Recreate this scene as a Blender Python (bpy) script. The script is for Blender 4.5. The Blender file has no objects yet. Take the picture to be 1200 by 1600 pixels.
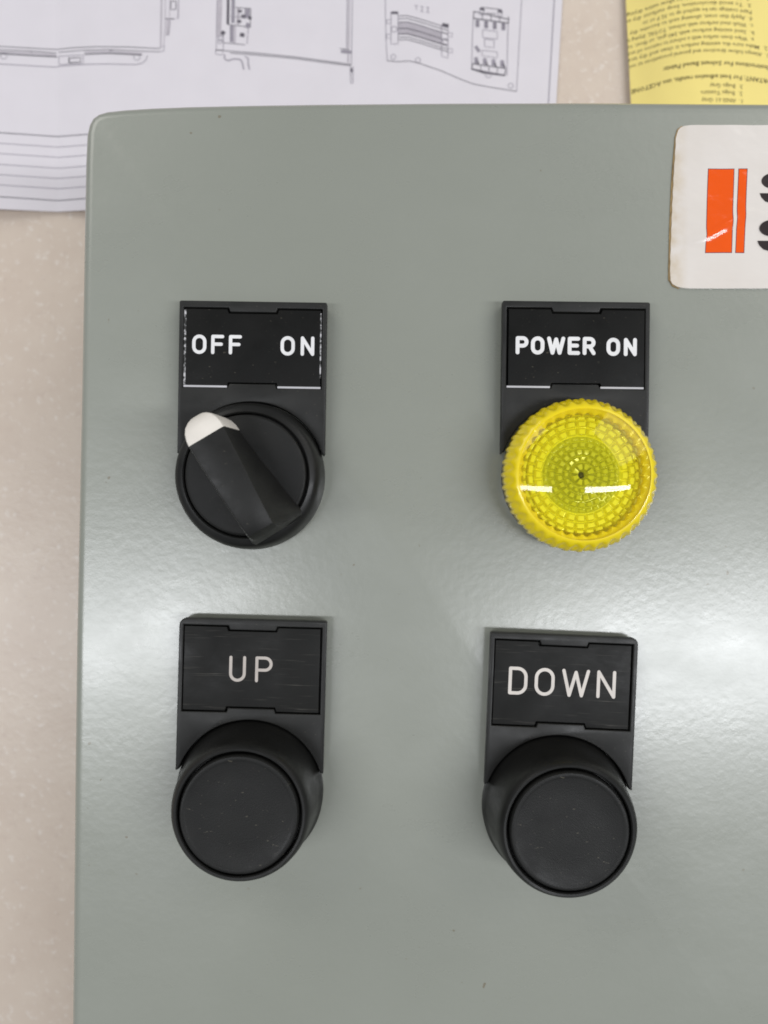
import bpy, bmesh, math, random
from mathutils import Vector, noise as mnoise
random.seed(7)
R = math.radians
MM = 0.001
scene = bpy.context.scene

# ------------------------------------------------------------------ camera, light, exposure
D = 160.0            # mm from the lens to the grey lid
PX = 7.6             # photograph pixels per mm on the lid
ZT = -80.0           # table top, mm below the lid face
cam_d = bpy.data.cameras.new('camera')
cam_d.sensor_fit = 'VERTICAL'
cam_d.sensor_height = 24.0
cam_d.lens = 24.0 * D * PX / 1600.0
cam_d.clip_start = 0.005
cam_d.clip_end = 20.0
cam_d.dof.use_dof = True
cam_d.dof.focus_distance = 0.156
cam_d.dof.aperture_fstop = 11.0
cam = bpy.data.objects.new('camera', cam_d)
cam.location = (0, 0, D * MM)
scene.collection.objects.link(cam)
scene.camera = cam
scene.render.filter_size = 1.8
try: scene.cycles.filter_width = 1.8      # the compact camera's slight softness
except AttributeError: pass

world = bpy.data.worlds.new('World')
scene.world = world
world.use_nodes = True
bg = world.node_tree.nodes['Background']
bg.inputs['Color'].default_value = (0.86, 0.90, 0.95, 1)
bg.inputs['Strength'].default_value = 0.235

def area(name, loc, size, power, target, color=(1, 1, 1), spread=180):
    l = bpy.data.lights.new(name, 'AREA')
    l.shape = 'RECTANGLE'
    l.size, l.size_y = size
    l.energy = power
    l.color = color
    l.spread = R(spread)
    o = bpy.data.objects.new(name, l)
    o.location = loc
    d = Vector(target) - Vector(loc)
    o.rotation_euler = d.to_track_quat('-Z', 'Y').to_euler()
    scene.collection.objects.link(o)
    return o

COOL = (0.94, 0.96, 1.0)
WARM = (1.0, 0.965, 0.90)
# two rows of ceiling tubes (the gap between them is where the photographer leans in) and two large unseen fill lights added for soft light
K_T, K_R, K_L = 5.8, 8.0, 8.5
area('ceiling_tube', (-0.80, -0.235, 1.2), (0.95, 0.115), K_T * .88, (-0.80, -0.235, 0), COOL)
area('ceiling_tube', (0.95, -0.235, 1.2), (1.34, 0.115), K_T * 1.60, (0.95, -0.235, 0), COOL)
area('fill_panel', (1.6, 1.2, 1.2), (1.5, 1.5), K_R, (.06, .05, 0), WARM)
area('fill_panel', (-1.45, 1.5, 1.2), (1.3, 1.3), K_L, (-.10, .08, -.05), WARM)

vs = scene.view_settings
vs.view_transform = 'Standard'
vs.look = 'None'
vs.exposure = 0.46
vs.gamma = 1.0
vs.use_curve_mapping = False

# ------------------------------------------------------------------ helpers
def P(px, py, z=0.0):
    """photograph pixel on a level z mm above the lid -> mm"""
    k = (D - z) / D / PX
    return ((px - 600) * k, -(py - 800) * k)

def link(name, verts, faces, mat, parent=None, loc=(0, 0, 0), rz=0.0, smooth=None, mats=None, midx=None, up=False):
    me = bpy.data.meshes.new(name)
    me.from_pydata([(v[0] * MM, v[1] * MM, v[2] * MM) for v in verts], [], faces)
    bm = bmesh.new(); bm.from_mesh(me)
    bmesh.ops.recalc_face_normals(bm, faces=bm.faces)
    if up and sum(q.normal.z * q.calc_area() for q in bm.faces) < 0:
        bmesh.ops.reverse_faces(bm, faces=bm.faces)
    bm.to_mesh(me); bm.free()
    for m in (mats or [mat]):
        me.materials.append(m)
    if midx:
        me.polygons.foreach_set('material_index', midx)
    if smooth is not None:
        me.polygons.foreach_set('use_smooth', [True] * len(me.polygons))
        if smooth <= 40:      # big level faces stay flat so that rounded rims do not tint them
            for p in me.polygons:
                if abs(p.normal.z) > .99999: p.use_smooth = False
        me.set_sharp_from_angle(angle=R(smooth))
    me.update()
    o = bpy.data.objects.new(name, me)
    scene.collection.objects.link(o)
    if parent:
        o.parent = parent
    o.location = (loc[0] * MM, loc[1] * MM, loc[2] * MM)
    o.rotation_euler = (0, 0, rz)
    return o

def tag(o, label, cat=None, kind=None, group=None):
    if label: o['label'] = label
    if cat: o['category'] = cat
    if kind: o['kind'] = kind
    if group: o['group'] = group
    return o

def join(*vf):
    V, F = [], []
    for v, f in vf:
        b = len(V)
        V += list(v)
        F += [tuple(i + b for i in q) for q in f]
    return V, F

def fill2d(loops, z0, z1, bevel=0.0, res=2):
    """solid plate from closed outlines (inner loops are holes), edges rounded by bevel; mm"""
    c = bpy.data.curves.new('t', 'CURVE')
    c.dimensions = '2D'
    c.fill_mode = 'BOTH'
    c.extrude = (z1 - z0) / 2 - bevel
    c.bevel_depth = bevel
    c.bevel_resolution = res
    c.offset = -bevel
    for lp in loops:
        s = c.splines.new('POLY')
        s.points.add(len(lp) - 1)
        for p, q in zip(s.points, lp):
            p.co = (q[0], q[1], 0, 1)
        s.use_cyclic_u = True
    o = bpy.data.objects.new('t', c)
    me = bpy.data.meshes.new_from_object(o)
    zc = (z0 + z1) / 2
    v = [(x.co.x, x.co.y, x.co.z + zc) for x in me.vertices]
    f = [tuple(p.vertices) for p in me.polygons]
    bpy.data.objects.remove(o); bpy.data.curves.remove(c); bpy.data.meshes.remove(me)
    bm = bmesh.new()
    bv = [bm.verts.new(x) for x in v]
    for q in f:
        try: bm.faces.new([bv[i] for i in q])
        except ValueError: pass
    bmesh.ops.remove_doubles(bm, verts=bm.verts, dist=1e-4)
    bm.verts.index_update()
    v = [tuple(x.co) for x in bm.verts]
    f = [tuple(x.index for x in q.verts) for q in bm.faces]
    bm.free()
    return v, f

def lathe(prof, n=96, wob=None):
    V, F = [], []
    for r, z in prof:
        for i in range(n):
            a = 2 * math.pi * i / n
            rr = r if wob is None else wob(r, z, a, i)
            V.append((rr * math.cos(a), rr * math.sin(a), z))
    for k in range(len(prof) - 1):
        for i in range(n):
            j = (i + 1) % n
            F.append((k * n + i, k * n + j, (k + 1) * n + j, (k + 1) * n + i))
    if prof[-1][0] > 0:
        b = (len(prof) - 1) * n
        F.append(tuple(b + i for i in range(n)))
    return V, F

def arc(cx, cy, r, a0, a1, n=8, ry=None):
    ry = ry or r
    return [(cx + r * math.cos(R(a0 + (a1 - a0) * i / n)), cy + ry * math.sin(R(a0 + (a1 - a0) * i / n))) for i in range(n + 1)]

def stroke(pts, w, closed=False):
    """round-ended pen stroke as a list of convex quads and caps (2D)"""
    out_v, out_f = [], []
    n = len(pts)
    L, Rr = [], []
    for i, p in enumerate(pts):
        a = pts[(i - 1) % n] if (i > 0 or closed) else p
        b = pts[(i + 1) % n] if (i < n - 1 or closed) else p
        d1 = Vector((p[0] - a[0], p[1] - a[1])); d2 = Vector((b[0] - p[0], b[1] - p[1]))
        if d1.length < 1e-9: d1 = d2
        if d2.length < 1e-9: d2 = d1
        d1 = d1.normalized(); d2 = d2.normalized()
        t = (d1 + d2)
        t = t.normalized() if t.length > 1e-6 else d1
        nrm = Vector((-t.y, t.x))
        m = 1 / max(0.45, abs(nrm.dot(Vector((-d1.y, d1.x)))))
        L.append((p[0] + nrm.x * w / 2 * m, p[1] + nrm.y * w / 2 * m))
        Rr.append((p[0] - nrm.x * w / 2 * m, p[1] - nrm.y * w / 2 * m))
    out_v = L + Rr
    k = n if closed else n - 1
    for i in range(k):
        j = (i + 1) % n
        out_f.append((i, j, n + j, n + i))
    if not closed:
        for (p, q) in ((pts[0], pts[1]), (pts[-1], pts[-2])):
            a0 = math.degrees(math.atan2(p[1] - q[1], p[0] - q[0]))
            b = len(out_v)
            cap = arc(p[0], p[1], w / 2, a0 - 90, a0 + 90, 6)
            out_v += cap
            out_f.append(tuple(range(b, b + len(cap))))
    return out_v, out_f

def letter(ch):
    """single-line engraver's alphabet, cap height 1 -> (advance, strokes, closed flags)"""
    if ch == 'O':
        r = .34
        pts = arc(r, 1 - r, r, 0, 180, 12) + arc(r, r, r, 180, 360, 12)
        return .68, [(pts, True)]
    bowl = [(0, 1), (.36, 1)] + arc(.36, .735, .265, 90, -90, 12)[1:] + [(0, .47)]
    if ch == 'F': return .60, [([(0, 0), (0, 1)], False), ([(0, 1), (.60, 1)], False), ([(0, .52), (.52, .52)], False)]
    if ch == 'E': return .60, [([(0, 0), (0, 1)], False), ([(0, 1), (.60, 1)], False), ([(0, .52), (.52, .52)], False), ([(0, 0), (.60, 0)], False)]
    if ch == 'N': return .64, [([(0, 0), (0, 1)], False), ([(0, 1), (.64, 0)], False), ([(.64, 0), (.64, 1)], False)]
    if ch == 'P': return .62, [([(0, 0), (0, 1)], False), (bowl, False)]
    if ch == 'R': return .64, [([(0, 0), (0, 1)], False), (bowl, False), ([(.34, .47), (.64, 0)], False)]
    if ch == 'W': return 1.0, [([(0, 1), (.25, 0)], False), ([(.25, 0), (.5, .94)], False), ([(.5, .94), (.75, 0)], False), ([(.75, 0), (1.0, 1)], False)]
    if ch == 'U': return .60, [([(0, 1)] + arc(.30, .30, .30, 180, 360, 14) + [(.60, 1)], False)]
    if ch == 'D': return .64, [([(0, 0), (0, 1)], False), ([(0, 1), (.30, 1)] + arc(.30, .66, .34, 90, 0, 8)[1:] + arc(.30, .34, .34, 0, -90, 8) + [(0, 0)], False)]

def word_mesh(text, x0, x1, y0, h, w, z, slope=0.0):
    total = 0; gap = None
    adv = [letter(c)[0] for c in text]
    hh = h - w
    gap = (x1 - x0 - w - sum(adv) * hh) / max(1, len(text) - 1)
    x = x0 + w / 2
    V, F = [], []
    k = 0
    for c, a in zip(text, adv):
        for pts, closed in letter(c)[1]:
            q = [(x + p[0] * hh, y0 + w / 2 + p[1] * hh) for p in pts]
            v, f = stroke(q, w, closed)
            b = len(V)
            V += [(p[0], p[1] + slope * p[0], z + .004 * k) for p in v]
            F += [tuple(i + b for i in g) for g in f]
            k += 1
        x += a * hh + gap
    return V, F

# ------------------------------------------------------------------ materials
class NT:
    def __init__(s, name):
        s.m = bpy.data.materials.new(name); s.m.use_nodes = True
        s.n = s.m.node_tree.nodes; s.l = s.m.node_tree.links
        s.b = s.n['Principled BSDF']
    def node(s, t, **kw):
        x = s.n.new(t)
        for k, v in kw.items(): setattr(x, k, v)
        return x
    def set(s, **kw):
        for k, v in kw.items():
            s.b.inputs[k.replace('_', ' ')].default_value = v
    def coord(s, scale=(1, 1, 1), rot=0):
        t = s.node('ShaderNodeTexCoord'); mp = s.node('ShaderNodeMapping')
        mp.inputs['Scale'].default_value = scale; mp.inputs['Rotation'].default_value = (0, 0, rot)
        s.l.new(t.outputs['Object'], mp.inputs['Vector']); return mp.outputs['Vector']
    def noise(s, vec, scale, detail=3, rough=.5):
        x = s.node('ShaderNodeTexNoise'); x.inputs['Scale'].default_value = scale
        x.inputs['Detail'].default_value = detail; x.inputs['Roughness'].default_value = rough
        s.l.new(vec, x.inputs['Vector']); return x.outputs['Fac']
    def ramp(s, fac, stops):
        x = s.node('ShaderNodeValToRGB'); e = x.color_ramp.elements
        e[0].position, e[0].color = stops[0][0], (*stops[0][1], 1)
        e[1].position, e[1].color = stops[-1][0], (*stops[-1][1], 1)
        for p, c in stops[1:-1]:
            q = e.new(p); q.color = (*c, 1)
        s.l.new(fac, x.inputs['Fac']); return x.outputs['Color']
    def mix(s, fac, a, b):
        x = s.node('ShaderNodeMix'); x.data_type = 'RGBA'
        if isinstance(fac, float): x.inputs[0].default_value = fac
        else: s.l.new(fac, x.inputs[0])
        for i, v in ((6, a), (7, b)):
            if isinstance(v, tuple): x.inputs[i].default_value = (*v, 1)
            else: s.l.new(v, x.inputs[i])
        return x.outputs[2]
    def bump(s, h, strength, dist, prev=None):
        x = s.node('ShaderNodeBump'); x.inputs['Strength'].default_value = strength
        x.inputs['Distance'].default_value = dist
        s.l.new(h, x.inputs['Height'])
        if prev: s.l.new(prev, x.inputs['Normal'])
        return x.outputs['Normal']
    def to(s, out, inp): s.l.new(out, s.b.inputs[inp])

def g3(v): return (v, v, v)

def mat_powdercoat():
    t = NT('grey_powder_coat')
    v = t.coord()
    n1 = t.noise(v, 14, 3)
    col = t.ramp(n1, [(.3, (.262, .274, .232)), (.7, (.282, .294, .252))])
    sp = t.noise(v, 520, 1)
    spk = t.ramp(sp, [(.735, g3(0)), (.76, g3(1))])
    big = t.noise(v, 45, 1)
    gate = t.ramp(big, [(.58, g3(0)), (.62, g3(1))])
    mm = t.node('ShaderNodeMath', operation='MULTIPLY'); t.l.new(spk, mm.inputs[0]); t.l.new(gate, mm.inputs[1])
    t.to(t.mix(mm.outputs[0], col, (.19, .17, .12)), 'Base Color')
    a = t.noise(v, 620, 2, .5)
    b = t.noise(v, 2600, 1)
    nb = t.bump(a, .40, .000085)
    nb = t.bump(b, .25, .00002, nb)
    t.to(nb, 'Normal')
    t.set(Specular_IOR_Level=1.0)
    t.to(t.ramp(t.noise(t.coord((1, 1.7, 1), .6), 38, 5, .65), [(.30, g3(.245)), (.70, g3(.345))]), 'Roughness')
    t.b.inputs['Coat Weight'].default_value = .40
    t.b.inputs['Coat Roughness'].default_value = .27
    return t.m

def mat_black(name, base=.018, rough=.45, tex=3000, bump=.25, dist=.00003, brushed=False, dust=.0, spec=.4):
    t = NT(name)
    v = t.coord()
    n = t.noise(v, 160, 3)
    c0 = (base, base * 1.0, base * .93)
    col = t.ramp(n, [(.3, c0), (.75, (base * 1.45, base * 1.43, base * 1.3))])
    if dust:
        d = t.noise(t.coord((1, 2.4, 1), .4), 900, 2)
        m = t.ramp(d, [(.70, g3(0)), (.80, g3(dust))])
        col = t.mix(m, col, (.30, .27, .20))
    if brushed:
        s = t.noise(t.coord((120, 5200, 1), .02), 1, 2)
        gate = t.ramp(t.noise(t.coord((60, 900, 1)), 1, 2), [(.52, g3(0)), (.66, g3(1))])
        f = t.ramp(s, [(.58, g3(0)), (.72, g3(.55))])
        mm = t.node('ShaderNodeMath', operation='MULTIPLY'); t.l.new(f, mm.inputs[0]); t.l.new(gate, mm.inputs[1])
        col = t.mix(mm.outputs[0], col, (.16, .15, .13))
        nb = t.bump(s, .35, .00003)
    else:
        nb = t.bump(t.noise(v, tex, 2), bump, dist)
    t.to(col, 'Base Color'); t.to(nb, 'Normal')
    t.set(Specular_IOR_Level=spec)
    t.to(t.ramp(t.noise(t.coord((1, 1.5, 1), .8), 120, 4, .65), [(.32, g3(rough - .13)), (.68, g3(rough + .08))]), 'Roughness')
    return t.m

def mat_plain(name, col, rough=.5, var=.06, scale=300, bump=0.0):
    t = NT(name)
    v = t.coord()
    n = t.noise(v, scale, 3)
    a = tuple(c * (1 - var) for c in col); b = tuple(min(1, c * (1 + var)) for c in col)
    t.to(t.ramp(n, [(.3, a), (.7, b)]), 'Base Color')
    if bump: t.to(t.bump(n, bump, .0001), 'Normal')
    t.set(Roughness=rough)
    return t.m

def mat_table():
    t = NT('beige_laminate')
    v = t.coord()
    c1 = t.ramp(t.noise(v, 60, 4, .6), [(.3, (.65, .54, .45)), (.7, (.70, .595, .50))])
    sp = t.ramp(t.noise(v, 520, 2), [(.60, g3(0)), (.80, g3(.6))])
    c2 = t.mix(sp, c1, (.86, .80, .74))
    sp2 = t.ramp(t.noise(t.coord((1, 1, 1), .7), 380, 3), [(.25, g3(.35)), (.42, g3(0))])
    t.to(t.mix(sp2, c2, (.56, .45, .38)), 'Base Color')
    nb = t.bump(t.noise(v, 520, 3), .5, .00020)
    t.to(nb, 'Normal')
    t.set(Roughness=.36)
    return t.m

def mat_paper(name, col, rough=.6, gloss=.3):
    t = NT(name)
    v = t.coord()
    t.to(t.ramp(t.noise(v, 90, 4), [(.3, tuple(c * .97 for c in col)), (.7, col)]), 'Base Color')
    t.to(t.bump(t.noise(v, 60, 3), .25, .0009), 'Normal')
    t.set(Roughness=rough, Specular_IOR_Level=gloss)
    return t.m

def mat_sticker():
    t = NT('white_label_film')
    v = t.coord()
    c = t.ramp(t.noise(v, 40, 4), [(.3, (.73, .67, .61)), (.7, (.81, .76, .715))])
    sx = t.node('ShaderNodeSeparateXYZ'); tc = t.node('ShaderNodeTexCoord'); t.l.new(tc.outputs['Object'], sx.inputs[0])
    mr = t.node('ShaderNodeMapRange'); t.l.new(sx.outputs['X'], mr.inputs['Value'])
    for k_, v_ in (('From Min', .0588), ('From Max', .0625), ('To Min', .62), ('To Max', .0)): mr.inputs[k_].default_value = v_
    mm = t.node('ShaderNodeMath', operation='MULTIPLY'); t.l.new(mr.outputs[0], mm.inputs[0])
    t.l.new(t.ramp(t.noise(v, 210, 4, .6), [(.35, g3(.1)), (.65, g3(1))]), mm.inputs[1])
    t.to(t.mix(mm.outputs[0], c, (.50, .36, .16)), 'Base Color')
    t.to(t.bump(t.noise(t.coord((1, 1.6, 1), .5), 70, 3, .6), .5, .0009), 'Normal')
    t.set(Roughness=.16)
    t.b.inputs['Coat Weight'].default_value = .4
    t.b.inputs['Coat Roughness'].default_value = .06
    return t.m

def mat_film_print(name, col):
    t = NT(name)
    v = t.coord()
    t.to(t.ramp(t.noise(v, 90, 4), [(.3, tuple(c * .93 for c in col)), (.7, col)]), 'Base Color')
    t.to(t.bump(t.noise(t.coord((1, 1.6, 1), .5), 70, 3, .6), .6, .0012), 'Normal')
    t.set(Roughness=.14)
    return t.m

def mat_clear_yellow(name, tint, fac_body, body, rough=.03, ior=1.49, glow=.4):
    """moulded coloured plastic: tinted see-through body under a Fresnel gloss"""
    t = NT(name)
    n, l = t.n, t.l
    out = n['Material Output']
    tr = n.new('ShaderNodeBsdfTransparent'); tr.inputs['Color'].default_value = (*tint, 1)
    t.set(Base_Color=(*body, 1), Roughness=.35)
    mx = n.new('ShaderNodeMixShader'); mx.inputs[0].default_value = fac_body
    tl = n.new('ShaderNodeBsdfTranslucent'); tl.inputs['Color'].default_value = (*body, 1)
    mb = n.new('ShaderNodeMixShader'); mb.inputs[0].default_value = glow
    l.new(t.b.outputs[0], mb.inputs[1]); l.new(tl.outputs[0], mb.inputs[2])
    l.new(tr.outputs[0], mx.inputs[1]); l.new(mb.outputs[0], mx.inputs[2])
    gl = n.new('ShaderNodeBsdfGlossy'); gl.inputs['Roughness'].default_value = rough
    lw = n.new('ShaderNodeLayerWeight'); lw.inputs['Blend'].default_value = .5      # Schlick, the same from both sides of the thin wall
    pwn = n.new('ShaderNodeMath'); pwn.operation = 'POWER'; pwn.inputs[1].default_value = 5
    fr = n.new('ShaderNodeMath'); fr.operation = 'MULTIPLY_ADD'
    f0 = ((ior - 1) / (ior + 1)) ** 2
    fr.inputs[1].default_value = 1 - f0; fr.inputs[2].default_value = f0
    l.new(lw.outputs['Facing'], pwn.inputs[0]); l.new(pwn.outputs[0], fr.inputs[0])
    m2 = n.new('ShaderNodeMixShader')
    l.new(fr.outputs[0], m2.inputs[0]); l.new(mx.outputs[0], m2.inputs[1]); l.new(gl.outputs[0], m2.inputs[2])
    l.new(m2.outputs[0], out.inputs['Surface'])
    return t.m

def mat_core():
    """worn white core of engraving laminate showing at a cut edge"""
    t = NT('laminate_core_edge')
    v = t.coord()
    f = t.ramp(t.noise(v, 900, 3, .6), [(.46, g3(0)), (.58, g3(1))])
    t.to(t.mix(f, (.03, .03, .028), (.55, .54, .55)), 'Base Color')
    t.set(Roughness=.4)
    return t.m

M = dict(
    coat=mat_powdercoat(),
    holder=mat_black('legend_holder_plastic', .014, .45, 2600, .3, dust=.25, spec=.35),
    insert=mat_black('engraving_laminate_matt', .005, .50, 2200, .5, .00004, dust=.35, spec=.18),
    insert_b=mat_black('engraving_laminate_brushed', .009, .46, brushed=True, spec=.18),
    bezel=mat_black('bezel_plastic', .009, .42, 3500, .2, spec=.3),
    cap=mat_black('button_cap_plastic', .009, .50, 3200, .5, .00005, dust=.30, spec=.26),
    knob=mat_black('knob_plastic', .010, .50, 3000, .3, dust=.18, spec=.3),
    white=mat_plain('engraved_white', (.80, .79, .79), .5),
    warm=mat_plain('engraved_warm_white', (.50, .45, .41), .5),
    warm2=mat_plain('engraved_cream', (.66, .61, .56), .5),
    core=mat_core(),
    coreclean=mat_plain('laminate_core_clean', (.55, .54, .56), .3),
    ivory=mat_plain('ivory_pointer', (.80, .75, .68), .4, .05, 260),
    table=mat_table(),
    paper=mat_paper('white_bond_paper', (.74, .70, .735)),
    yellow=mat_paper('yellow_paper', (.93, .765, .25)),
    ink=mat_plain('dark_print', (.10, .09, .11), .6),
    ink2=mat_plain('grey_print', (.30, .275, .32), .6),
    ink3=mat_plain('pale_print', (.50, .46, .50), .6),
    inky=mat_plain('brown_black_print', (.14, .105, .03), .6),
    sticker=mat_sticker(),
    stickeredge=mat_plain('dirty_label_edge', (.33, .22, .09), .6, .3, 500),
    orange=mat_film_print('orange_print', (.92, .105, .004)),
    purple=mat_film_print('dark_outline_print', (.10, .02, .05)),
    black=mat_film_print('dark_letter_print', (.035, .026, .026)),
    lens=mat_clear_yellow('clear_yellow_lens', (1.0, .99, .55), .04, (1.0, .85, .0)),
    collar=mat_clear_yellow('yellow_lens_collar', (1.0, .85, .03), .95, (1.0, .79, .0), .10, 1.45, .12),
    prism=mat_clear_yellow('yellow_prism_disc', (1.0, .97, .20), .92, (1.0, .93, .03), .06, 1.5, .1),
    prism_c=mat_clear_yellow('yellow_prism_centre', (.95, .98, .24), .60, (1.0, .98, .03), .06, 1.5, .1),
    socket=mat_plain('lamp_socket', (.03, .055, .012), .35),
    reflect=mat_plain('lamp_reflector_ring', (.92, .86, .35), .3),
    hole=mat_plain('dark_centre', (.02, .02, .008), .4),
)

# ------------------------------------------------------------------ the setting: the table
bmv, bmf = [], []
tb = fill2d([[(-520, -520), (520, -520), (520, 520), (-520, 520)]], ZT - 25, ZT, 2.0)
table = link('table_top', tb[0], tb[1], M['table'], smooth=30)
tag(table, 'beige speckled laminate table top under the papers and box', kind='structure')

# ------------------------------------------------------------------ the control box
box = bpy.data.objects.new('control_box', None)
box.empty_display_size = .02
box.location = (0, 0, (ZT + .4) * MM)
scene.collection.objects.link(box)
tag(box, 'grey powder coated control box with black switches and yellow pilot light', 'control box')
BZ = -(ZT + .4)      # box origin -> lid face

zs = -2.2
edge = [(113.5, 2100), (115, 1600), (117, 1400), (119, 1200), (121.5, 1000), (125.5, 800), (129.5, 600), (133, 400), (135.5, 260),
        (137.5, 215), (141, 199), (147, 188), (157, 181), (171, 177), (200, 174), (240, 171.5), (300, 169.2), (400, 167), (500, 165.5),
        (700, 163.7), (900, 163.2), (1200, 165.5), (1500, 170)]
lid_out = [P(x, y, zs) for x, y in edge]
lid_out += [P(1500, 2100, zs)]
v, f = fill2d([lid_out], -14, 0, 2.3, 5)
lid = link('lid', v, f, M['coat'], box, (0, 0, BZ), smooth=40)
# body under the lid, a little narrower
ins = [(x + (2.2 if x < 0 else -2.2), y + (-2.2 if y > 0 else 2.2)) for x, y in lid_out]
v, f = fill2d([ins], ZT + .4, -14.2, .8)
link('box_body', v, f, M['coat'], box, (0, 0, BZ), smooth=40)

# ------------------------------------------------------------------ legend plates
PW, PT, TIPY, ARC = 14.85, 35.2, 4.5, 15.0
def plate_outline(w, top, rc=(.9, .5)):
    tipx = w
    a0 = math.degrees(math.atan2(TIPY, math.sqrt(ARC ** 2 - TIPY ** 2)))
    tx = math.sqrt(ARC ** 2 - TIPY ** 2)
    pts = [(-tipx, TIPY)]
    pts += arc(-w + rc[0], top - rc[0], rc[0], 180, 90, 5)
    pts += arc(w - rc[1], top - rc[1], rc[1], 90, 0, 5)
    pts += [(tipx, TIPY)]
    pts += arc(0, 0, ARC, a0 + 1, 179 - a0, 40)
    return pts

IW, IT, IB = 13.7, 33.6, 16.7          # insert half width, top, bottom
def pocket(iw, it, ib, g, tab=4.6, td=.85):
    x0, x1, y0, y1 = -iw - g, iw + g, ib - g, it + g
    return [(x0, y0), (-tab - .3, y0), (-tab, y0 + td), (tab, y0 + td), (tab + .3, y0), (x1, y0),
            (x1, y1), (tab + .3, y1), (tab, y1 - td), (-tab, y1 - td), (-tab - .3, y1), (x0, y1)]

def legend(parent, words, insert_mat, rc, edge_mat=None, edge_bottom=False, shift=(0, 0), IB=IB):
    out = plate_outline(PW, PT, rc)
    pk = pocket(IW, IT, IB, .28)
    rim = fill2d([out, pk], 1.6, 3.5, .22, 2)
    slab = fill2d([plate_outline(PW - .25, PT - .25, rc)], .05, 1.7, .05, 1)
    v, f = join(rim, slab)
    link('legend_plate', v, f, M['holder'], parent, smooth=35)
    # engraved insert lying in the pocket
    tabd = .85
    ii = pocket(IW, IT, IB, 0, 4.9, tabd)
    ii = [(x + shift[0], y + shift[1]) for x, y in ii]
    v, f = fill2d([ii], 1.75, 3.28, .12, 2)
    ins_o = link('legend_insert', v, f, M[insert_mat], parent, smooth=35)
    zt = 3.30
    if edge_mat:        # white core of the laminate showing along the cut edges
        V, F = [], []
        def strip(x0, y0, x1, y1):
            b = len(V)
            V.extend([(x0, y0, 3.31), (x1, y0, 3.31), (x1, y1, 3.31), (x0, y1, 3.31),
                      (x0, y0, 2.2), (x1, y0, 2.2), (x1, y1, 2.2), (x0, y1, 2.2)])
            for q in ((0, 1, 2, 3), (0, 4, 5, 1), (1, 5, 6, 2), (2, 6, 7, 3), (3, 7, 4, 0)):
                F.append(tuple(b + i for i in q))
        if 'b' in edge_bottom:
            strip(-IW - .12, IB - .17, -5.1, IB + .20)
            strip(5.1, IB - .17, IW + .05, IB + .20)
        mats = [M['coreclean'], M['core']]
        mi = [0] * len(F)
        if 'l' in edge_bottom:
            k = len(F)
            strip(-IW - .15, IB + .22, -IW + .24, IT - .2)
            mi += [1] * (len(F) - k)
        if 'r' in edge_bottom:
            k = len(F)
            strip(IW - .16, IB + 2.0, IW + .10, IT - .6)
            mi += [1] * (len(F) - k)
        link('insert_edge', V, F, None, parent, mats=mats, midx=mi)
    for (txt, x0, x1, y0, h, w, mat, lab) in words:
        v, f = word_mesh(txt.replace(' ', ''), x0, x1, y0, h, w, 3.30) if ' ' not in txt else None
        o = link('lettering', v, f, M[mat], parent)
        o['label'] = lab

def ring_bezel(prof, name, loc, rz, label, n=128):
    v, f = lathe(prof, n)
    o = link(name, v, f, M['bezel'], box, (loc[0], loc[1], BZ), rz, smooth=32)
    o['label'] = label
    return o

def mmc(dx, dy): return (dx / PX, -dy / PX)
C_SEL = mmc(-204, -54.5)
C_PIL = mmc(291, -54.5)
C_UP = mmc(-207, 432)
C_DN = mmc(265, 455.5)

# ------------------------------------------------------------------ push buttons
BPROF = [(14.8, .02), (14.85, 2.4), (14.45, 3.2), (14.1, 5.5), (13.75, 8.5), (13.4, 11.2), (13.1, 12.6), (12.75, 13.4), (12.35, 13.8), (11.95, 13.75),
         (11.75, 13.5), (11.7, 12.5), (11.7, 11.0)]
CPROF = [(11.28, 11.2), (11.28, 13.5), (11.2, 13.85), (10.95, 14.15), (10.55, 14.22), (10.2, 14.12), (9.9, 14.05), (6.0, 14.0), (2.0, 13.98)]
def push_button(loc, deg, words, label, rc, shift):
    o = ring_bezel(BPROF, 'push_button', loc, R(deg), label)
    v, f = lathe(CPROF, 128)
    link('button_cap', v, f, M['cap'], o, smooth=40)
    legend(o, words, 'insert_b', rc, shift=shift)
    return o

push_button(C_UP, -1.5, [('UP', -4.6, 4.1, 22.6, 5.2, .60, 'warm', 'word UP in thin engraved letters')],
            'black push button under the plate reading UP', (1.5, .4), (-.1, 0))
push_button(C_DN, -2.45, [('DOWN', -10.9, 10.7, 22.8, 5.6, .66, 'warm2', 'word DOWN in thin engraved letters')],
            'black push button under the plate reading DOWN', (.4, 1.3), (-.1, 0))

# ------------------------------------------------------------------ selector switch
SPROF = [(14.75, .02), (14.8, 2.0), (14.55, 5.0), (14.3, 6.8), (13.8, 7.9), (13.1, 8.5), (12.4, 8.7), (12.15, 8.5), (12.05, 7.8), (12.0, 7.0)]
sel = ring_bezel(SPROF, 'selector_switch', C_SEL, R(-.9), 'black selector switch with white pointer turned towards OFF')
legend(sel, [('OFF', -12.2, -2.2, 24.5, 3.9, .68, 'white', 'word OFF in white letters'),
             ('ON', 5.6, 12.4, 24.45, 3.9, .68, 'white', 'word ON in white letters')], 'insert', (.4, .4), True, 'blr', IB=18.0)
kv, kf = lathe([(11.75, 7.0), (11.75, 8.9), (11.6, 9.25), (11.3, 9.45), (10.8, 9.4), (5.0, 9.5), (1.0, 9.5)], 128)
def loft(secs, close=True):
    V, F = [], []
    m = len(secs[0])
    for s in secs: V += s
    for k in range(len(secs) - 1):
        for i in range(m):
            j = (i + 1) % m
            F.append((k * m + i, k * m + j, (k + 1) * m + j, (k + 1) * m + i))
    F.append(tuple(range(m))); F.append(tuple((len(secs) - 1) * m + i for i in range(m)))
    return V, F
KA = R(31.5)
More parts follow.
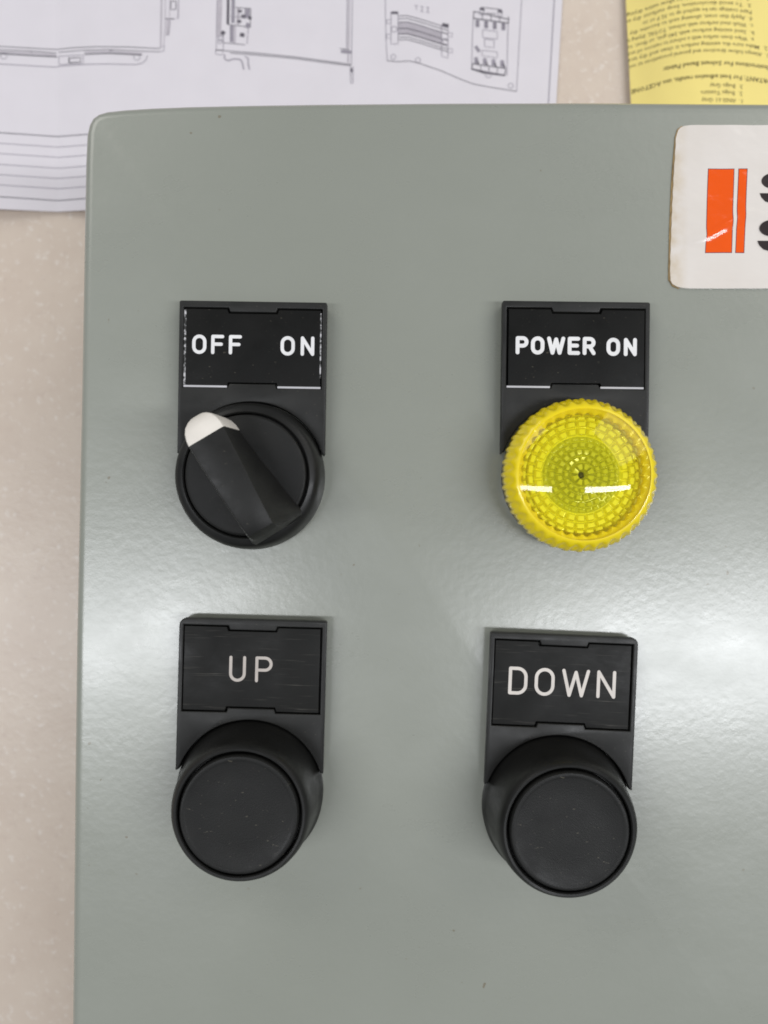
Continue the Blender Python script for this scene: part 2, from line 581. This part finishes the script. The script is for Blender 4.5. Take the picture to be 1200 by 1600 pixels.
def section(u, wtl, wtr, wbl, wbr, zt, zb=9.0, e=.55):
    pts = [(-wbl, zb), (-wtl, zt - e), (-wtl + e * .3, zt - e * .3), (-wtl + e, zt), (wtr - e, zt), (wtr - e * .3, zt - e * .3), (wtr, zt - e), (wbr, zb)]
    ca, sa = math.cos(KA), math.sin(KA)
    # u runs along the handle towards the pointer, s across
    return [(s * ca - u * sa, s * sa + u * ca, z) for s, z in pts]
ZK = 2.0
secs = [section(-12.7, 3.4, 1.6, 5.2, 5.0, 12.0), section(-12.1, 3.7, 1.5, 5.6, 5.5, 16.4 + ZK), section(-11.3, 3.9, 1.4, 5.7, 5.8, 18.3 + ZK), section(-9.8, 4.0, 1.5, 5.6, 5.8, 18.9 + ZK),
        section(-4, 4.3, 1.9, 5.5, 5.0, 19.2 + ZK), section(2, 4.6, 2.3, 5.4, 4.1, 19.2 + ZK), section(8.0, 4.75, 2.6, 5.2, 3.4, 18.8 + ZK)]
hv, hf = loft(secs)
v, f = join((kv, kf), (hv, hf))
link('knob', v, f, M['knob'], sel, smooth=28)
psec = []
for u, k, zt in ((8.02, 1.0, 18.75), (9.2, .98, 18.5), (10.4, .90, 18.1), (11.4, .76, 17.6), (12.1, .56, 17.0), (12.5, .36, 16.5), (12.65, .2, 16.2)):
    psec.append(section(u, 1.0 + 3.8 * k, -1.0 + 3.65 * k, 1.0 + 4.3 * k, -1.0 + 4.5 * k, zt + ZK, 9.0, .6 * k))
v, f = loft(psec)
link('pointer', v, f, M['ivory'], sel, smooth=28)

# ------------------------------------------------------------------ pilot light
pil = ring_bezel([(14.2, .02), (14.3, 1.5), (14.3, 4.0), (14.0, 4.4), (13.0, 4.4)], 'pilot_light', C_PIL, R(-.7),
                 'yellow faceted pilot light under the plate reading POWER ON')
legend(pil, [('POWER', -12.1, 4.0, 24.45, 3.65, .78, 'white', 'word POWER in white letters'),
             ('ON', 6.2, 12.3, 24.35, 3.65, .78, 'white', 'word ON in white letters')], 'insert', (.4, .4), True, 'b', (.15, 0), IB=17.9)
NT_ = 72
def knurl(r, z, a, i):
    if 4.9 < z < 9.3:
        return r - .12 + .26 * abs(math.cos(36 * a)) ** .8 + .10 * math.cos(36 * a)
    if 9.3 < z < 11.2:
        return r + .22 * math.cos(36 * a)
    return r
cv, cf = lathe([(14.2, 4.45), (14.5, 4.9), (14.8, 5.2), (14.85, 7.2), (14.7, 9.0), (14.35, 9.6), (14.05, 10.3), (13.75, 10.9), (13.35, 11.4), (12.95, 11.7), (12.6, 11.75)], NT_ * 8, knurl)
cf = cf[:-1]
link('lens_collar', cv, cf, M['collar'], pil, smooth=50, up=True)
RD = 27.0
r0 = 12.6; zc = 11.75 - math.sqrt(RD ** 2 - r0 ** 2)
prof = [(r0 * (1 - (i / 20.0)), 0) for i in range(20)]
prof = [(r, zc + math.sqrt(RD ** 2 - r * r)) for r, _ in prof] + [(.05, zc + RD)]
v, f = lathe(prof, 128)
link('lens_dome', v, f, M['lens'], pil, smooth=60, up=True)
# prismatic disc moulded inside the lens: rings of blocks
RINGS = [(.75, 2.35, 8, 1.5, .70), (2.6, 3.55, 16, .9, .62), (3.8, 5.05, 20, 1.1, .66), (5.3, 6.35, 24, .9, .62), (6.6, 7.35, 30, .5, .55),
         (7.7, 9.1, 28, 1.0, .66), (9.3, 10.5, 30, 1.1, .70), (10.6, 11.5, 36, .9, .74)]
def prism_h(r, a):
    base = 9.4 - .012 * r * r
    for k, (ra, rb, n, amp, fill) in enumerate(RINGS):
        if ra <= r <= rb:
            t = (r - ra) / (rb - ra)
            s = (a / (2 * math.pi) * n + (k % 2) * .5) % 1.0
            d = abs(s - .5) * 2
            er = max(0, min(1, (1 - abs(t - .5) * 2) / .35))
            ea = max(0, min(1, (fill + .22 - d) / .28))
            return base + amp * er * ea * (.75 + .25 * t)
    if r < .6: return base - .9
    return base - .1
NA, NR = 480, 110
V, F = [], []
for j in range(NR + 1):
    r = .02 + (12.3 - .02) * j / NR
    for i in range(NA):
        a = 2 * math.pi * i / NA
        V.append((r * math.cos(a), r * math.sin(a), prism_h(r, a)))
for j in range(NR):
    for i in range(NA):
        k = (i + 1) % NA
        F.append((j * NA + i, j * NA + k, (j + 1) * NA + k, (j + 1) * NA + i))
mi = []
for j in range(NR):
    mi += [1 if .02 + 12.28 * (j + .5) / NR < 7.5 else 0] * NA
link('prism_disc', V, F, None, pil, smooth=40, mats=[M['prism'], M['prism_c']], midx=mi, up=True)
V, F = [], []
N3 = 36 * 12
for k, z in ((0, 8.6), (0, 10.55), (.35, 10.8), (1, 11.0)):
    for i in range(N3):
        a = 2 * math.pi * i / N3
        ri = 11.45 + .55 * abs(math.sin(18 * a))
        r = ri + (12.75 - ri) * k
        V.append((r * math.cos(a), r * math.sin(a), z))
for k in range(3):
    for i in range(N3):
        j = (i + 1) % N3
        F.append((k * N3 + i, k * N3 + j, (k + 1) * N3 + j, (k + 1) * N3 + i))
link('scalloped_ring', V, F, M['collar'], pil, smooth=50, up=True)
v, f = lathe([(8.2, 4.5), (8.2, 5.6), (7.6, 6.1), (4.0, 6.3), (3.6, 6.9), (2.8, 7.3), (.3, 7.4)], 64)
link('lamp_socket', v, f, M['socket'], pil, smooth=35)
v, f = lathe([(13.2, 4.5), (13.2, 9.0), (12.6, 8.2), (11.0, 6.6), (8.4, 5.4), (8.3, 4.5)], 96)
f = f[:-1]
link('reflector_ring', v, f, M['reflect'], pil, smooth=40, up=True)
v, f = lathe([(.55, 8.0), (.6, 8.62), (.45, 8.75), (.05, 8.78)], 32)  # dark plug: shade of the lens's centre hole put into its colour
link('centre_hole', v, f, M['hole'], pil, smooth=40)

# ------------------------------------------------------------------ nameplate label stuck to the lid
def pw_(tbl, x):
    if x <= tbl[0][0]: return tbl[0][1]
    for (a, ha), (b, hb) in zip(tbl, tbl[1:]):
        if x <= b: return ha + (hb - ha) * (x - a) / (b - a)
    return tbl[-1][1]

zl = .35
def lab_h(x, y):
    """creases and lifted spots of the label film, x y in photograph pixels"""
    h = 0.0
    yl = 372 - .36 * (x - 1080) + 5 * math.sin((x - 1080) * .06)
    h += .46 * math.exp(-((x - 1118) / 48) ** 2) * math.exp(-((y - yl) / 9.5) ** 2)
    h += .10 * math.exp(-((x - 1056) / 9) ** 2) * (.5 + .5 * math.sin(y * .05 + 1))
    h += .05 * math.sin(x * .045 + 1.3) * math.sin(y * .038) + .035 * math.sin(x * .11 + y * .07)
    return .38 + h
LEFT = [(195.5, 1080), (196.5, 1070), (199, 1064), (203, 1060), (208, 1058), (215, 1056.5), (265, 1053), (330, 1050), (400, 1047.5), (430, 1047), (438, 1047.8), (444, 1051), (448, 1058), (449.5, 1066), (450.5, 1078)]
ys = sorted(set([q[0] for q in LEFT] + [195.5 + 255 * i / 90 for i in range(91)]))
nxs = 90
V, F = [], []
for y in ys:
    xl = pw_(LEFT, y) + .5 * math.sin(y * .31) * .6
    for i in range(nxs + 1):
        x = xl + (1400 - xl) * (i / nxs) ** 1.5
        h = lab_h(x, y)
        V.append((*P(x, y, .35), h))
m = nxs + 1
for r in range(len(ys) - 1):
    for i in range(nxs):
        F.append((r * m + i, r * m + i + 1, (r + 1) * m + i + 1, (r + 1) * m + i))
rim = list(range(m)) + [r * m + nxs for r in range(1, len(ys))] + [(len(ys) - 1) * m + i for i in range(nxs - 1, -1, -1)] + [r * m for r in range(len(ys) - 2, 0, -1)]
b = len(V)
V += [(V[k][0], V[k][1], .012) for k in rim]
for k in range(len(rim)):
    q = (k + 1) % len(rim)
    F.append((rim[k], rim[q], b + q, b + k))
plate = link('nameplate', V, F, M['sticker'], box, (0, 0, BZ), smooth=50)
plate['label'] = 'worn white label with two orange bars at the lid edge'
# grimy glue line along its left edge
gl = [(1044.8, 437), (1044.9, 415), (1045.4, 400), (1046.2, 360), (1047.4, 330), (1049.0, 290), (1050.6, 265), (1053.2, 235), (1055.0, 214), (1058.6, 201.5), (1066, 196), (1068, 205), (1060, 215), (1056, 265), (1052.6, 330), (1049.6, 400), (1050, 438), (1055, 447), (1062, 449.8), (1061, 451.2), (1051, 447)]
v, f = fill2d([[P(x, y, .3) for x, y in gl]], .008, .20, .04, 1)
link('glue_edge', v, f, M['stickeredge'], plate)
def label_piece(name, pts, dz, mat, nx=8, ny=26):
    """four-cornered print lying on the creased film"""
    V, F = [], []
    (a, b, c, d) = pts
    for j in range(ny + 1):
        t = j / ny
        for i in range(nx + 1):
            u = i / nx
            x = (a[0] * (1 - u) + b[0] * u) * (1 - t) + (d[0] * (1 - u) + c[0] * u) * t
            y = (a[1] * (1 - u) + b[1] * u) * (1 - t) + (d[1] * (1 - u) + c[1] * u) * t
            V.append((*P(x, y, .35), lab_h(x, y) + dz))
    for j in range(ny):
        for i in range(nx):
            k = j * (nx + 1) + i
            F.append((k, k + 1, k + nx + 2, k + nx + 1))
    return link(name, V, F, M[mat], plate, smooth=50)
b1 = [(1107, 264.5), (1146.5, 264.5), (1142.5, 394.5), (1102.5, 394.5)]
b2 = [(1154.5, 264.5), (1167, 264.5), (1162, 394.5), (1149.5, 394.5)]
def grow(b, d): return [(b[0][0] - d, b[0][1] - d), (b[1][0] + d, b[1][1] - d), (b[2][0] + d, b[2][1] + d), (b[3][0] - d, b[3][1] + d)]
for b in (b1, b2):
    label_piece('bar_outline', grow(b, 1.0), .006, 'purple', 20, 60)
    label_piece('orange_bar', b, .016, 'orange', 20, 60)
def s_letter(x, y, s):
    up = [(x + 46 * s, y)] + [(x + 22 * s + 19 * s * math.cos(R(a)), y + 12.5 * s - 12.5 * s * math.sin(R(a))) for a in range(90, 271, 12)] + [(x + 46 * s, y + 25 * s), (x + 46 * s, y + 16 * s), (x + 26 * s, y + 15.5 * s), (x + 26 * s, y + 9.5 * s), (x + 46 * s, y + 9 * s)]
    lo = [(x, y + 32 * s), (x + 18 * s, y + 32 * s), (x + 22 * s, y + 38 * s), (x + 46 * s, y + 38 * s), (x + 46 * s, y + 48 * s), (x + 20 * s, y + 48 * s), (x + 9 * s, y + 45 * s), (x + 3 * s, y + 39 * s)]
    V1 = fill2d([[P(a, b, zl) for a, b in up]], zl - .1, zl + .20)
    V2 = fill2d([[P(a, b, zl) for a, b in lo]], zl - .1, zl + .20)
    v, f = join(V1, V2)
    o = link('letter', v, f, M['black'], plate)
    return o
s_letter(1186.5, 271, .98)
s_letter(1183.5, 344, 1.02)

# ------------------------------------------------------------------ papers on the table
def pw(tbl, x):
    if x <= tbl[0][0]: return tbl[0][1]
    for (a, ha), (b, hb) in zip(tbl, tbl[1:]):
        if x <= b:
            t = (x - a) / (b - a)
            return ha + (hb - ha) * t
    return tbl[-1][1]
def smooth_tbl(tbl, keep=(), n=3, w=6):
    def fn(x):
        for k in keep:
            if abs(x - k) < w: return pw(tbl, x)
        return sum(pw(tbl, x + d * w / 3) for d in (-3, -2, -1, 0, 1, 2, 3)) / 7
    return fn
WT = [(-150, 5.0), (-125, 3.4), (-100.2, .8), (-88, 2.6), (-70, 3.4), (-45, 2.6), (-20, 2.4), (5, 2.6), (15, 2.2), (35, .9), (55, .5), (60, .4)]
wfun = smooth_tbl(WT)
def wmix(x):
    t = max(0, min(1, (x + 97) / 16)); return pw(WT, x) * (1 - t) + wfun(x) * t
def wh(x, y): return .25 + wmix(x) + .25 * math.sin(x * .07 + y * .05)
YT = [(74, .3), (77, 3.0), (81, 6.2), (88, 9.6), (95, 10.8), (104, 10.3), (116, 7.8), (130, 4.6), (150, 2.0), (190, .8)]
yfun = smooth_tbl(YT, w=5)
def yh(x, y): return .2 + max(.1, yfun(x))
def on(px, py, h, dz=0.0):
    z = ZT
    for _ in range(6):
        x, y = P(px, py, z)
        z = ZT + h(x, y)
    return (x, y, z + dz)

def sheet(name, corners, h, mat, nx, ny, thick=.12):
    (xa0, xa1), (xb0, xb1), y0, y1 = corners     # left x at y0/y1, right x at y0/y1
    V, F = [], []
    for lay in (0, 1):
        for j in range(ny + 1):
            t = j / ny; y = y0 + (y1 - y0) * t
            for i in range(nx + 1):
                s = i / nx
                x = (xa0 + (xa1 - xa0) * t) * (1 - s) + (xb0 + (xb1 - xb0) * t) * s
                V.append((x, y, ZT + h(x, y) - lay * thick))
    n = (nx + 1) * (ny + 1)
    for j in range(ny):
        for i in range(nx):
            a = j * (nx + 1) + i
            q = (a, a + 1, a + nx + 2, a + nx + 1)
            F.append(q); F.append(tuple(n + k for k in reversed(q)))
    rim = [i for i in range(nx + 1)] + [(j * (nx + 1) + nx) for j in range(1, ny + 1)] + [ny * (nx + 1) + i for i in range(nx - 1, -1, -1)] + [j * (nx + 1) for j in range(ny - 1, 0, -1)]
    for k in range(len(rim)):
        a, b = rim[k], rim[(k + 1) % len(rim)]
        F.append((a, n + a, n + b, b))
    return V, F

# white drawing sheet: right edge leans a little
xr_lo, y_lo = 0, 0
pA = on(869, 165, wh); pB = on(879, 0, wh)
y_bot = on(60, 329.5, wh)[1]
slope = (pB[0] - pA[0]) / (pB[1] - pA[1])
xr0 = pA[0] + slope * (y_bot - pA[1]); xr1 = pA[0] + slope * (260 - pA[1])
draw = bpy.data.objects.new('drawing_sheet', None)
draw.location = (0, .15, ZT * MM); draw.empty_display_size = .02
scene.collection.objects.link(draw)
tag(draw, 'creased white sheet printed with line drawings of enclosure panels behind the box', 'drawing sheet')
OFFD = (0, -150, -ZT)
v, f = sheet('paper', ((-190, -190), (xr0, xr1), y_bot, 260), wh, M['paper'], 480, 30)
link('paper', v, f, M['paper'], draw, OFFD, smooth=60)

class Ink:
    def __init__(s, h): s.h = h; s.V = []; s.F = []; s.k = 0
    def line(s, pts, w=1.1, closed=False):
        q = []
        pts = list(pts) + ([pts[0]] if closed else [])
        for (a, b) in zip(pts, pts[1:]):
            n = max(1, int(math.hypot(b[0] - a[0], b[1] - a[1]) / 5))
            for i in range(n): q.append((a[0] + (b[0] - a[0]) * i / n, a[1] + (b[1] - a[1]) * i / n))
        q.append(pts[-1])
        dz = .08 + .002 * (s.k % 30); s.k += 1
        b0 = len(s.V); n = len(q)
        for i, p in enumerate(q):
            a = q[max(0, i - 1)]; b = q[min(n - 1, i + 1)]
            dx, dy = b[0] - a[0], b[1] - a[1]; L = math.hypot(dx, dy) or 1
            nx, ny = -dy / L * w / 2, dx / L * w / 2
            s.V.append(on(p[0] + nx, p[1] + ny, s.h, dz)); s.V.append(on(p[0] - nx, p[1] - ny, s.h, dz))
        for i in range(n - 1):
            s.F.append((b0 + 2 * i, b0 + 2 * i + 1, b0 + 2 * i + 3, b0 + 2 * i + 2))
    def rect(s, x0, y0, x1, y1, w=1.0, sk=0.0):
        s.line([(x0, y0), (x1, y0 + sk), (x1, y1 + sk), (x0, y1), (x0, y0)], w)
    def blot(s, x0, y0, x1, y1, sk=0.0):
        s.line([(x0, (y0 + y1) / 2), (x1, (y0 + y1) / 2 + sk)], abs(y1 - y0))
    def circ(s, x, y, r, w=.9):
        s.line([(x + r * math.cos(R(a)), y + r * math.sin(R(a))) for a in range(0, 361, 30)], w)
    def build(s, name, mat, parent, off, label=None):
        if not s.F: return
        o = link(name, s.V, s.F, M[mat], parent, off)
        if label: o['label'] = label
        o['kind'] = 'stuff'

# title block rules at the sheet's lower edge
a, b = Ink(wh), Ink(wh)
for y, dark in ((207.5, 1), (224, 0), (240, 0), (257, 0), (273, 0), (289, 0), (307.5, 2)):
    (a if dark else b).line([(-60, y - 3), (0, y), (91, y + 6), (136, y + 2.5), (210, y + 1)], 1.25 if dark else 1.0)
a.build('ruled_line', 'ink', draw, OFFD); b.build('pale_ruled_line', 'ink2', draw, OFFD)
# right border line of the sheet
a = Ink(wh); a.line([(867, -30), (866, 0), (861, 90), (856, 175)], 1.5); a.build('border_line', 'ink2', draw, OFFD)
# enclosure elevation, left drawing
a, b, c = Ink(wh), Ink(wh), Ink(wh)
a.line([(-30, 70), (0, 72.5), (50, 75.5), (90, 77.5), (110, 75), (150, 73), (200, 73.5), (249, 76)], 1.0)
a.line([(-30, 76), (0, 78), (50, 80), (88, 83)], 1.0); a.line([(92, 82), (130, 78.5), (170, 77.5), (230, 80.5), (250, 81)], .9)
a.line([(-30, 82), (0, 84), (50, 87), (89, 89)], 1.6); a.line([(132, 85), (170, 83.5), (222, 86)], 1.5)
c.line([(-30, 79.5), (0, 81), (50, 83.5), (88, 86)], 2.6); c.line([(132, 81.5), (170, 80.5), (222, 83.5)], 2.6)
b.line([(-30, 98), (0, 100), (50, 103), (85, 105), (100, 103), (135, 100.5), (170, 100), (212, 101), (222, 99), (228, 94), (231, 87)], 1.1)
b.rect(92, 88, 130, 101, .9, -2.0); a.rect(108, 91, 126, 98, 1.1, -1.0); a.line([(108, 90), (108, 98), (113, 98)], 2.0)
b.circ(6, 87.5, 5); b.circ(214, 89.5, 5)
b.line([(249, 76), (253, 73), (257, 72), (256, 80), (249, 81)], .9)
c.line([(251, 74), (252, 30), (253, -30)], 2.5); c.line([(256, 72), (258, 40), (259, -30)], 1.2)
c.line([(262, 54), (263, 30)], 5.0); b.line([(259, 54.5), (264, 54.5), (266, 32)], .9)
a.line([(258, 29.3), (272, 30)], 1.2); b.line([(278, 29), (279, 0), (280, -30)], 1.0); a.rect(267, 2, 275, 15, 1.1); c.rect(265, -20, 279, 29, .9)
b.line([(48, 80.5), (50, 82)], 1.8); b.line([(170, 78), (176, 79.5)], 1.8)
a.build('elevation_drawing', 'ink', draw, OFFD); b.build('elevation_detail', 'ink2', draw, OFFD); c.build('elevation_shading', 'ink3', draw, OFFD)
# section drawing in the middle
a, b, c = Ink(wh), Ink(wh), Ink(wh)
c.line([(342, 58), (343, 30), (345, -30)], 6.5)
b.line([(338, 80), (338.5, 40), (340, -30)], .9); b.line([(349, 78), (349, 50)], .9)
a.line([(356, 38), (356.5, 10), (357, -30)], 4.0); b.line([(362, 66), (362, 40)], 5.5); c.line([(366, 67), (366, 40)], 5)
b.line([(364, 36), (365, -30)], 5.0); c.line([(372, 38), (372.5, 12)], 5.0); b.line([(384, 39), (390, 41)], 8); b.line([(386, 28), (386.5, 14)], 8)
a.line([(356, 38.5), (392, 42.5)], 1.0); a.line([(364, 11.5), (392, 13.5)], .9); a.line([(391, 42), (392, 14)], .9); b.line([(360, 26), (390, 28)], .9)
a.line([(375, 54), (382, 55.5)], 6); a.line([(377, 25.5), (384, 26.5)], 5.5); a.line([(388, 28), (393, 28.5)], 5); a.line([(372, 17.5), (378, 18)], 4); a.line([(371, 33.5), (377, 34)], 4)
a.line([(346, 50), (351, 53.5)], 6.5); a.line([(349, 67), (383, 70)], .9); b.line([(386, 69), (388, 42)], .9)
b.circ(344.5, 60, 4); b.circ(344, 65, 3.4); b.rect(337, 78, 348, 85, .9, 1); a.line([(337, 78), (349, 79)], 1.3)
a.line([(340, 78.5), (400, 83), (460, 89), (520, 97), (549, 101)], 1.0); a.line([(360, 83), (400, 86), (460, 91.5), (520, 99.5), (549, 103)], 1.0)
b.line([(351, 85), (351, 92), (356, 95), (366, 92), (375, 93), (378, 96), (381, 109)], 1.8); b.line([(383, 88), (388, 92), (388, 100), (390, 109)], 1.8)
c.line([(544, 98), (545, 40), (546, -30)], 2.6); b.line([(549, 100), (550, 40), (551, -30)], .9); b.line([(541.5, 76), (543, -30)], .8)
a.line([(531, 76), (545, 78)], 1.0); b.line([(533, 80.5), (550, 82)], 4.5); a.line([(549.5, 107), (549.5, 113)], 2.4); b.line([(547.5, 104), (548, 130), (551.5, 130), (551.5, 104)], .9)
a.build('section_drawing', 'ink', draw, OFFD); b.build('section_detail', 'ink2', draw, OFFD); c.build('section_shading', 'ink3', draw, OFFD)
# back panel drawing with terminal block and contactor
a, b, c = Ink(wh), Ink(wh), Ink(wh)
b.line([(601, -30), (602, 0), (603, 60), (605, 95)], .9); a.line([(605, 95), (622, 96.5), (640, 95.5), (655, 99), (690, 111), (720, 124), (740, 131.5), (770, 137), (807, 143)], 1.0)
b.line([(807, 143), (810, 90), (815, 0), (817, -30)], .9)
b.circ(614.5, 89, 3.8); b.circ(653, 94, 3.8); b.circ(798, 134, 4)
# terminal strip
for y, w_, ik in ((25, 1.0, a), (29.5, 1.0, a), (35, 1.4, a), (45, 1.4, a), (53.5, 1.4, a), (58.5, 1.0, a), (62.5, 1.0, a)):
    ik.line([(622, y), (636, y - .5), (655, y + 4.5), (680, y + 12.5), (700, y + 18.5)], w_)
c.line([(622, 39.8), (636, 39), (655, 44), (680, 52), (690, 55)], 8.5); c.line([(622, 50), (636, 49), (655, 53.5), (680, 61.5), (690, 64.5)], 6.5)
for i in range(17):
    x = 623 + i * 4.1
    yy = pw([(622, 34.5), (636, 34), (655, 39), (680, 47), (700, 53)], x)
    b.line([(x, yy), (x, yy + 18.5)], .8)
a.blot(611, 18, 622, 22); b.rect(611, 19, 622, 69, .8); b.rect(604, 31, 611, 37, .8); b.rect(604, 54, 611, 60, .8); b.circ(616, 46, 4.5)
a.blot(691, 36, 701, 41, 2); b.rect(690, 41, 700, 88, .8, 3); b.rect(700, 51, 707, 57, .8, 1); b.rect(700, 76, 707, 82, .8, 1); b.circ(696, 65, 4.5)
for i, x in enumerate((648, 657, 666)):     # note lettering TB 2 above the strip, seen upside down
    b.line([(x, 8.5 + i * 1.5), (x + 5, 9.5 + i * 1.5)], .9); b.line([(x + 2.5, 9 + i * 1.5), (x + 2.5, 16 + i * 1.5)], .9)
    if i: b.line([(x, 16 + i * 1.5), (x + 5, 17 + i * 1.5)], .9)
# contactor
k = .12
def sk(x): return (x - 740) * k
def L2(ik, pts, w=1.0): ik.line([(x, y + sk(x)) for x, y in pts], w)
L2(b, [(737, 108), (738, 60), (740, 18)], .9); L2(b, [(792, 112), (793, 62), (794, 28)], .9)
L2(a, [(752, 10), (784, 10)], 1.0); L2(a, [(740, 18), (795, 24)], 1.4); L2(a, [(739, 29), (795, 30)], 1.6); L2(a, [(795, 22), (794, 30)], 1.2)
for x in (750, 778):
    L2(b, [(x, 11), (x + 6, 11), (x + 6, 22), (x, 22), (x, 11)], 1.2); L2(a, [(x, 12.5), (x + 7, 14)], 3)
L2(a, [(760, 18), (775, 18)], .9)
for i in range(4):
    x = 746 + i * 13.5
    L2(b, [(x, 31), (x, 42)], 5.5); L2(a, [(x - 3, 33), (x + 3, 34)], 1.2); L2(a, [(x - 3, 38), (x + 3, 39)], 1.2)
    x -= 2
    L2(b, [(x, 89), (x, 99)], 5.5); L2(a, [(x + 2, 94), (x + 4, 101)], 2.2)
for i in range(5): L2(a, [(740 + i * 13.6, 19 if i else 18), (740 + i * 13.6, 29)], 1.0)
L2(b, [(754, 45), (777, 45), (777, 57), (754, 57), (754, 45)], .8); L2(b, [(757, 59), (772, 59), (772, 71), (757, 71), (757, 59)], .8); L2(b, [(753, 77), (777, 77), (777, 86), (753, 86), (753, 77)], .8)
L2(b, [(743, 72), (749, 80)], 5)
L2(a, [(737, 100), (790, 101), (789, 112), (736, 108)], 1.3); L2(a, [(737, 108), (756, 112), (789, 112)], 2.4); b.circ(763, 117, 4.5)
for i in range(4): L2(a, [(738 + i * 13, 100), (738 + i * 13, 110)], .9)
a.build('panel_drawing', 'ink', draw, OFFD); b.build('panel_detail', 'ink2', draw, OFFD); c.build('panel_shading', 'ink3', draw, OFFD)

# yellow leaflet, bowed up, printed side facing away (upside down in the photograph)
yel = bpy.data.objects.new('instruction_leaflet', None)
yel.location = (.12, .15, ZT * MM); yel.empty_display_size = .02
scene.collection.objects.link(yel)
tag(yel, 'bowed yellow leaflet with small upside-down instructions behind the nameplate corner', 'leaflet')
OFFY = (-120, -150, -ZT)
q0 = on(986, 163, yh); q1 = on(978, 0, yh)
sl = (q1[0] - q0[0]) / (q1[1] - q0[1])
v, f = sheet('paper', ((q0[0] + sl * (96 - q0[1]), q0[0] + sl * (240 - q0[1])), (200, 200), 96, 240), yh, M['yellow'], 110, 20)
link('paper', v, f, M['yellow'], yel, OFFY, smooth=60)

def text_line(txt, px_right, px_left, py, hpx, bold=False, mat='inky'):
    """one printed line turned by 180 degrees: starts at px_right and runs to px_left"""
    c = bpy.data.curves.new('t', 'FONT'); c.body = txt; c.size = 1.0; c.fill_mode = 'FRONT'; c.resolution_u = 1
    c.offset = .022 if bold else .006
    o = bpy.data.objects.new('t', c)
    me = bpy.data.meshes.new_from_object(o)
    xs = [w.co.x for w in me.vertices]
    x0, x1 = min(xs), max(xs)
    V = []
    yc, _z = None, None
    mid = on(1090, py, yh)
    for w in me.vertices:
        t = (w.co.x - x0) / (x1 - x0)
        # straight on the paper: level in world y, laid on the bowed surface
        px = px_right + (px_left - px_right) * t
        gx = on(px, py, yh)[0]
        gy = mid[1] - (w.co.y) / .72 * hpx * (D - ZT) / D / PX
        V.append((gx, gy, ZT + yh(gx, gy) + .05))
    F = [tuple(p.vertices) for p in me.polygons]
    bpy.data.objects.remove(o); bpy.data.curves.remove(c); bpy.data.meshes.remove(me)
    link('printed_line', V, F, M[mat], yel, OFFY)

TL = [('1.  ANSI 61 Gray', 1160, 1096, 154, 6.3, 0), ('2.  Beige Texture', 1160, 1095, 142.5, 6.3, 0), ('3.  Beige Gray', 1160, 1109, 131.5, 6.3, 0),
      ('IMPORTANT: For best adhesion results, use ACETONE', 1222, 986, 117.5, 6.8, 1),
      ('Instructions For Solvent Based Paints:', 1200, 1036, 96.5, 6.8, 1),
      ('1.  Always follow directions and general precautions as set', 1200, 983, 77.5, 6.0, 0),
      ('2.  Make sure the existing surface is clean and dry and', 1199, 982, 66.8, 6.0, 0),
      ('a.  Wipe down surface with a solvent to remove oil and', 1178, 981, 56.2, 6.0, 0),
      ('b.  Sand existing surfaces with 240 grit, or finer, to', 1178, 980, 45.5, 6.0, 0),
      ('c.  Wash steel surfaces with solvent. TOTAL drying is', 1177, 979, 34.6, 6.0, 0),
      ('d.  Apply thin coats, allowing each to become dry', 1176, 984, 23.8, 6.0, 0),
      ('Paint coatings can be applied up to 32 F or so', 1174, 1004, 13.4, 6.0, 0),
      ('3.  To avoid discoloration, keep surfaces dry in', 1173, 979, 3.0, 6.0, 0),
      ('4.  Under humid conditions allow extra drying', 1172, 979, -7.5, 6.0, 0)]
for t_, xr, xl, y_, h_, b_ in TL:
    text_line(t_, xr, xl, y_, h_, bool(b_))
